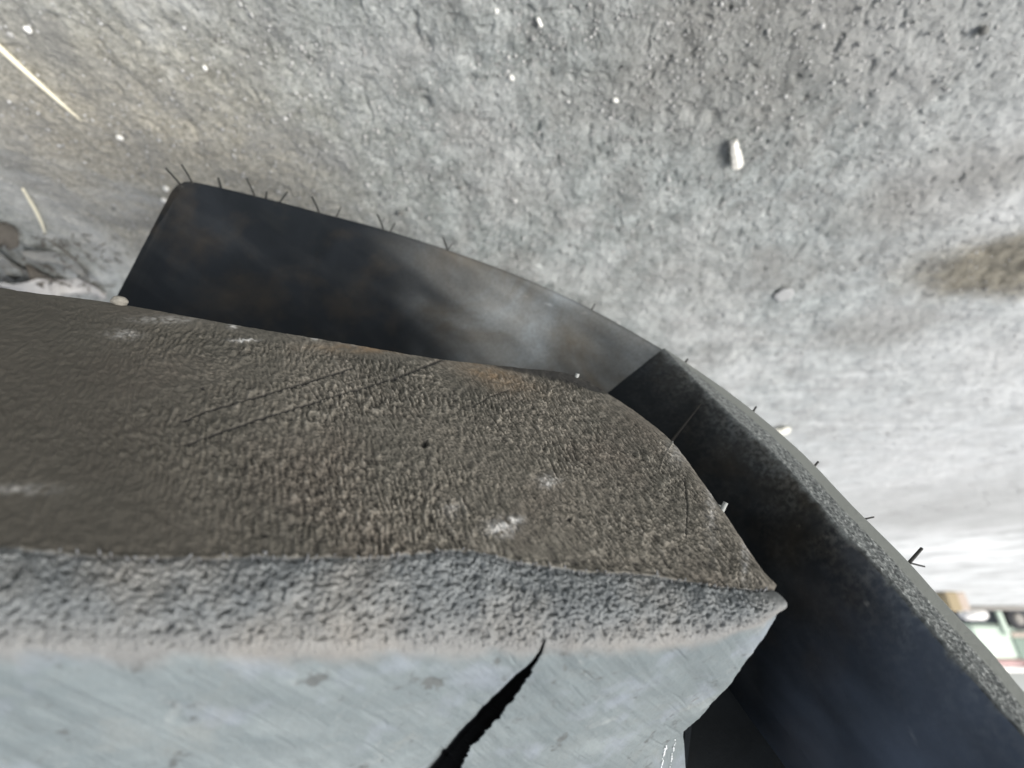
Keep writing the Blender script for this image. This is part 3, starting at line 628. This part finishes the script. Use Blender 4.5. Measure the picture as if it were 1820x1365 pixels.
# leaf litter at the left edge, next to the near lug
def leaf(px, py, wpx, mat, label, seed, ang, asp=.55, grp=None):
    r = random.Random(seed); p = ground_pt(px, py); d = (p - Vector(ORIGIN)).length; s = wpx / 2 / F * d; v = []; f = []; n, m = 11, 7
    for i in range(n):
        for j in range(m):
            u = i / (n - 1) * 2 - 1; q = j / (m - 1) * 2 - 1
            wdt = asp * math.sqrt(max(.015, 1 - u * u)) * (1 + .15 * math.sin(5 * u + seed))
            z = .10 + .16 * q * q * (1 + .4 * math.sin(3 * u + seed)) + .16 * math.sin(2.3 * u + seed) + .05 * math.sin(9 * u + 7 * q)
            x, y = u, q * wdt; X = x * math.cos(ang) - y * math.sin(ang); Y = x * math.sin(ang) + y * math.cos(ang)
            v.append((p.x + X * s, p.y + Y * s, z * s + .002))
    top_n = len(v); v += [(a, b_, c_ - .0004) for a, b_, c_ in v]
    for i in range(n - 1):
        for j in range(m - 1):
            a = i * m + j; f.append((a, a + 1, a + m + 1, a + m)); f.append((top_n + a, top_n + a + m, top_n + a + m + 1, top_n + a + 1))
    bd = [i * m for i in range(n)] + [(n - 1) * m + j for j in range(1, m)] + [i * m + m - 1 for i in range(n - 2, -1, -1)] + [j for j in range(m - 2, 0, -1)]
    for a, b_ in zip(bd, bd[1:] + bd[:1]): f.append((a, b_, top_n + b_, top_n + a))
    mb = MB(); mb.add(v, f); return tag(mb.build('dry_leaf', mat), label, 'leaf', grp)
lm1 = plain('bleached_leaf', (.42, .41, .39), .9, .05, .3, 300); lm2 = plain('grey_leaf', (.22, .22, .205), .9, .05, .3, 300); lm3 = plain('brown_leaf', (.11, .10, .085), .9, .05, .35, 300)
leaf(60, 503, 90, lm1, 'bleached curled leaf against the near lug at the left edge', 2, .3)
leaf(20, 462, 70, lm2, 'grey crumpled leaf at the left edge under the short straw', 3, 1.1)
leaf(105, 455, 60, lm2, 'grey leaf scrap right of the crumpled one', 4, 2.2)
leaf(145, 505, 60, lm1, 'small bleached leaf scrap nearest the far lug end', 5, -.3)
leaf(15, 410, 44, lm3, 'dark brown leaf scrap at the left edge', 6, .8)
leaf(90, 487, 50, lm3, 'dark leaf scrap tucked between the bleached leaves', 8, 1.9)
lt = MB()
for i in range(150):
    p = ground_pt(rnd.gauss(85, 75), rnd.uniform(415, 540), .002); L = rnd.uniform(.002, .009); a = rnd.uniform(0, 3.1)
    lt.tube([p, p + Vector((math.cos(a) * L, math.sin(a) * L, rnd.uniform(0, .003)))], [.0006, .0003], 4)
ltt = lt.build('plant_litter', lm3); tag(ltt, 'fine dark plant crumbs around the leaves at the left edge', 'litter'); ltt['kind'] = 'stuff'

# pebble and grit resting on the far rim of the near lug
def crumb(px, py, r, mat, label):
    z = edge_z(px, py, V, cnt[3] + 3); c_ = world(at(float(px), float(py), z)); rr = r / F * z * S
    import bmesh
    bm = bmesh.new(); bmesh.ops.create_icosphere(bm, subdivisions=3, radius=rr)
    for v in bm.verts: v.co *= 1 + .3 * float(perlin(np.array([v.co.x / rr * 1.3 + px]), np.array([v.co.y / rr * 1.3 + v.co.z / rr]), 3)[0])
    me = bpy.data.meshes.new('pebble'); bm.to_mesh(me); bm.free()
    for f in me.polygons: f.use_smooth = True
    o = link(me, 'pebble', mat); o.location = Vector(c_); o.scale = (1.3, 1, .8); tag(o, label, 'pebble')
crumb(212, 536, 11, plain('clod', (.20, .19, .165), .85, .3, .4, 900), 'grey pebble sitting on the rim of the near lug, at the far lug end')

# ------------------------------------------------------------------ background across the yard
BZ = 9.2                                    # metres ahead
def yard(px, z=0.0, y=None):               # point at depth y whose column is px
    Y = BZ if y is None else y
    # forward distance Y and height z -> camera depth
    zc = Y * cp + (CAM_H - z) * sp
    return np.array([-(px - CX) / F * zc, Y, z])
def hz(py, Y=BZ):                          # height that shows at image row py at distance Y
    k = (py - CY) / F; a = math.atan(k) - P
    return CAM_H + Y * math.tan(a)
paint_g = plain('pale_green_paint', (.60, .70, .60), .4, .5, .08, 3); glass = plain('green_glass', (.24, .32, .27), .15, .6, .1, 3); dark = plain('dark_underbody', (.07, .08, .09), .7, .3, .2, 4)
beige = plain('beige_trim', (.50, .42, .36), .6, .3, .1, 4); red = plain('red_paint', (.50, .33, .32), .5, .4, .15, 4); whitep = plain('white_paint', (.85, .83, .80), .5, .3, .06, 4); yel = plain('yellow_lamp_cover', (.85, .78, .35), .4, .4, .1, 4)
tyr = plain('small_tyre_rubber', (.05, .05, .055), .7); ochre = plain('brown_cardboard', (.38, .31, .20), .8, .2, .15, 6); conc = plain('kerb_concrete', (.36, .34, .31), .85, .2, .15, 4)
v0 = yard(1760)
van = empty('parked_van', (v0[0] - .9, BZ + .8, 0)); tag(van, 'blurred pale green vehicle with a red and white band, parked across the yard', 'vehicle')
x0, x1 = yard(1712)[0], yard(2060)[0]; xm, wd = (x0 + x1) / 2, abs(x1 - x0); yb = BZ + .75
h = [hz(y) for y in (1080, 1108, 1172, 1184, 1196, 1212)]
b = MB(); b.box((xm, yb, (h[1] + h[2]) / 2), (wd, 1.4, h[2] - h[1]), bev=.06); b.build('body', paint_g, van, False)
b = MB(); b.box((xm, yb, (h[0] + h[1]) / 2), (wd - .15, 1.3, h[1] - h[0] + .03), bev=.02); b.build('sill', dark, van, False)
b = MB(); b.box((xm, yb, (h[2] + h[3]) / 2 + .0), (wd - .02, 1.36, h[3] - h[2]), bev=.02); b.build('red_band', red, van, False)
b = MB(); b.box((xm, yb, (h[3] + h[4]) / 2), (wd - .06, 1.3, h[4] - h[3]), bev=.03); b.build('roof', whitep, van, False)
def vb(name, px0, px1, py0, py1, mat, t=.03, par=van, y=None):
    a, c_ = yard(px0)[0], yard(px1)[0]; z0, z1 = hz(py0), hz(py1); mb = MB(); mb.box(((a + c_) / 2, (BZ + .05 - t / 2 if y is None else y), (z0 + z1) / 2), (abs(a - c_), t, abs(z1 - z0)), bev=min(.008, t * .3)); return mb.build(name, mat, par, False)
wn = vb('window', 1780, 1812, 1134, 1172, glass, .02); fr = vb('window_frame', 1812, 1822, 1126, 1174, beige, .05); vb('window_frame', 1778, 1812, 1124, 1132, beige, .05)
vb('door_pillar', 1768, 1777, 1086, 1130, paint_g, .05)
vb('roof_lamp', 1800, 1820, 1197, 1211, yel, .12)
for px in (1800, 1985):
    wc = yard(px); wh = MB(); pts = [(wc[0], BZ - .02 + .2 * i, hz(1100)) for i in range(2)]
    wh.tube(pts, [.17, .17], 24); t_o = wh.build('wheel', tyr, van, False)
    hub = MB(); hub.tube([(wc[0], BZ - .05, hz(1100)), (wc[0], BZ - .02, hz(1100))], [.07, .09], 16); hub.build('hub', conc, t_o, False)
kb = MB(); a, c_ = yard(1690, 0, BZ - .7)[0], yard(2100, 0, BZ - .7)[0]; kb.box(((a + c_) / 2, BZ - .6, .03), (abs(a - c_), .18, .07), bev=.01); kb.build('kerb', conc)['kind'] = 'structure'
sk = MB(); a = yard(1724, 0, BZ - .2); sk.box((a[0], BZ - .2, hz(1092, BZ - .2)), (.42, .2, .17), bev=.05); tag(sk.build('white_sack', whitep), 'small white block in front of the pale green vehicle', 'block')
bx_ = MB(); a = yard(1679, 0, 5.0); bx_.box((a[0], 5.0, .085), (.12, .14, .17), bev=.01); ct = bx_.build('cardboard_box', ochre, None, False); tag(ct, 'ochre box on the ground by the edge of the far lug', 'box')
bt = MB(); a = yard(1697, 0, 5.1); bt.box((a[0], 5.1, .08), (.10, .12, .16), bev=.01); tag(bt.build('beige_carton', beige, None, False), 'beige carton beside the ochre box in the yard', 'box')
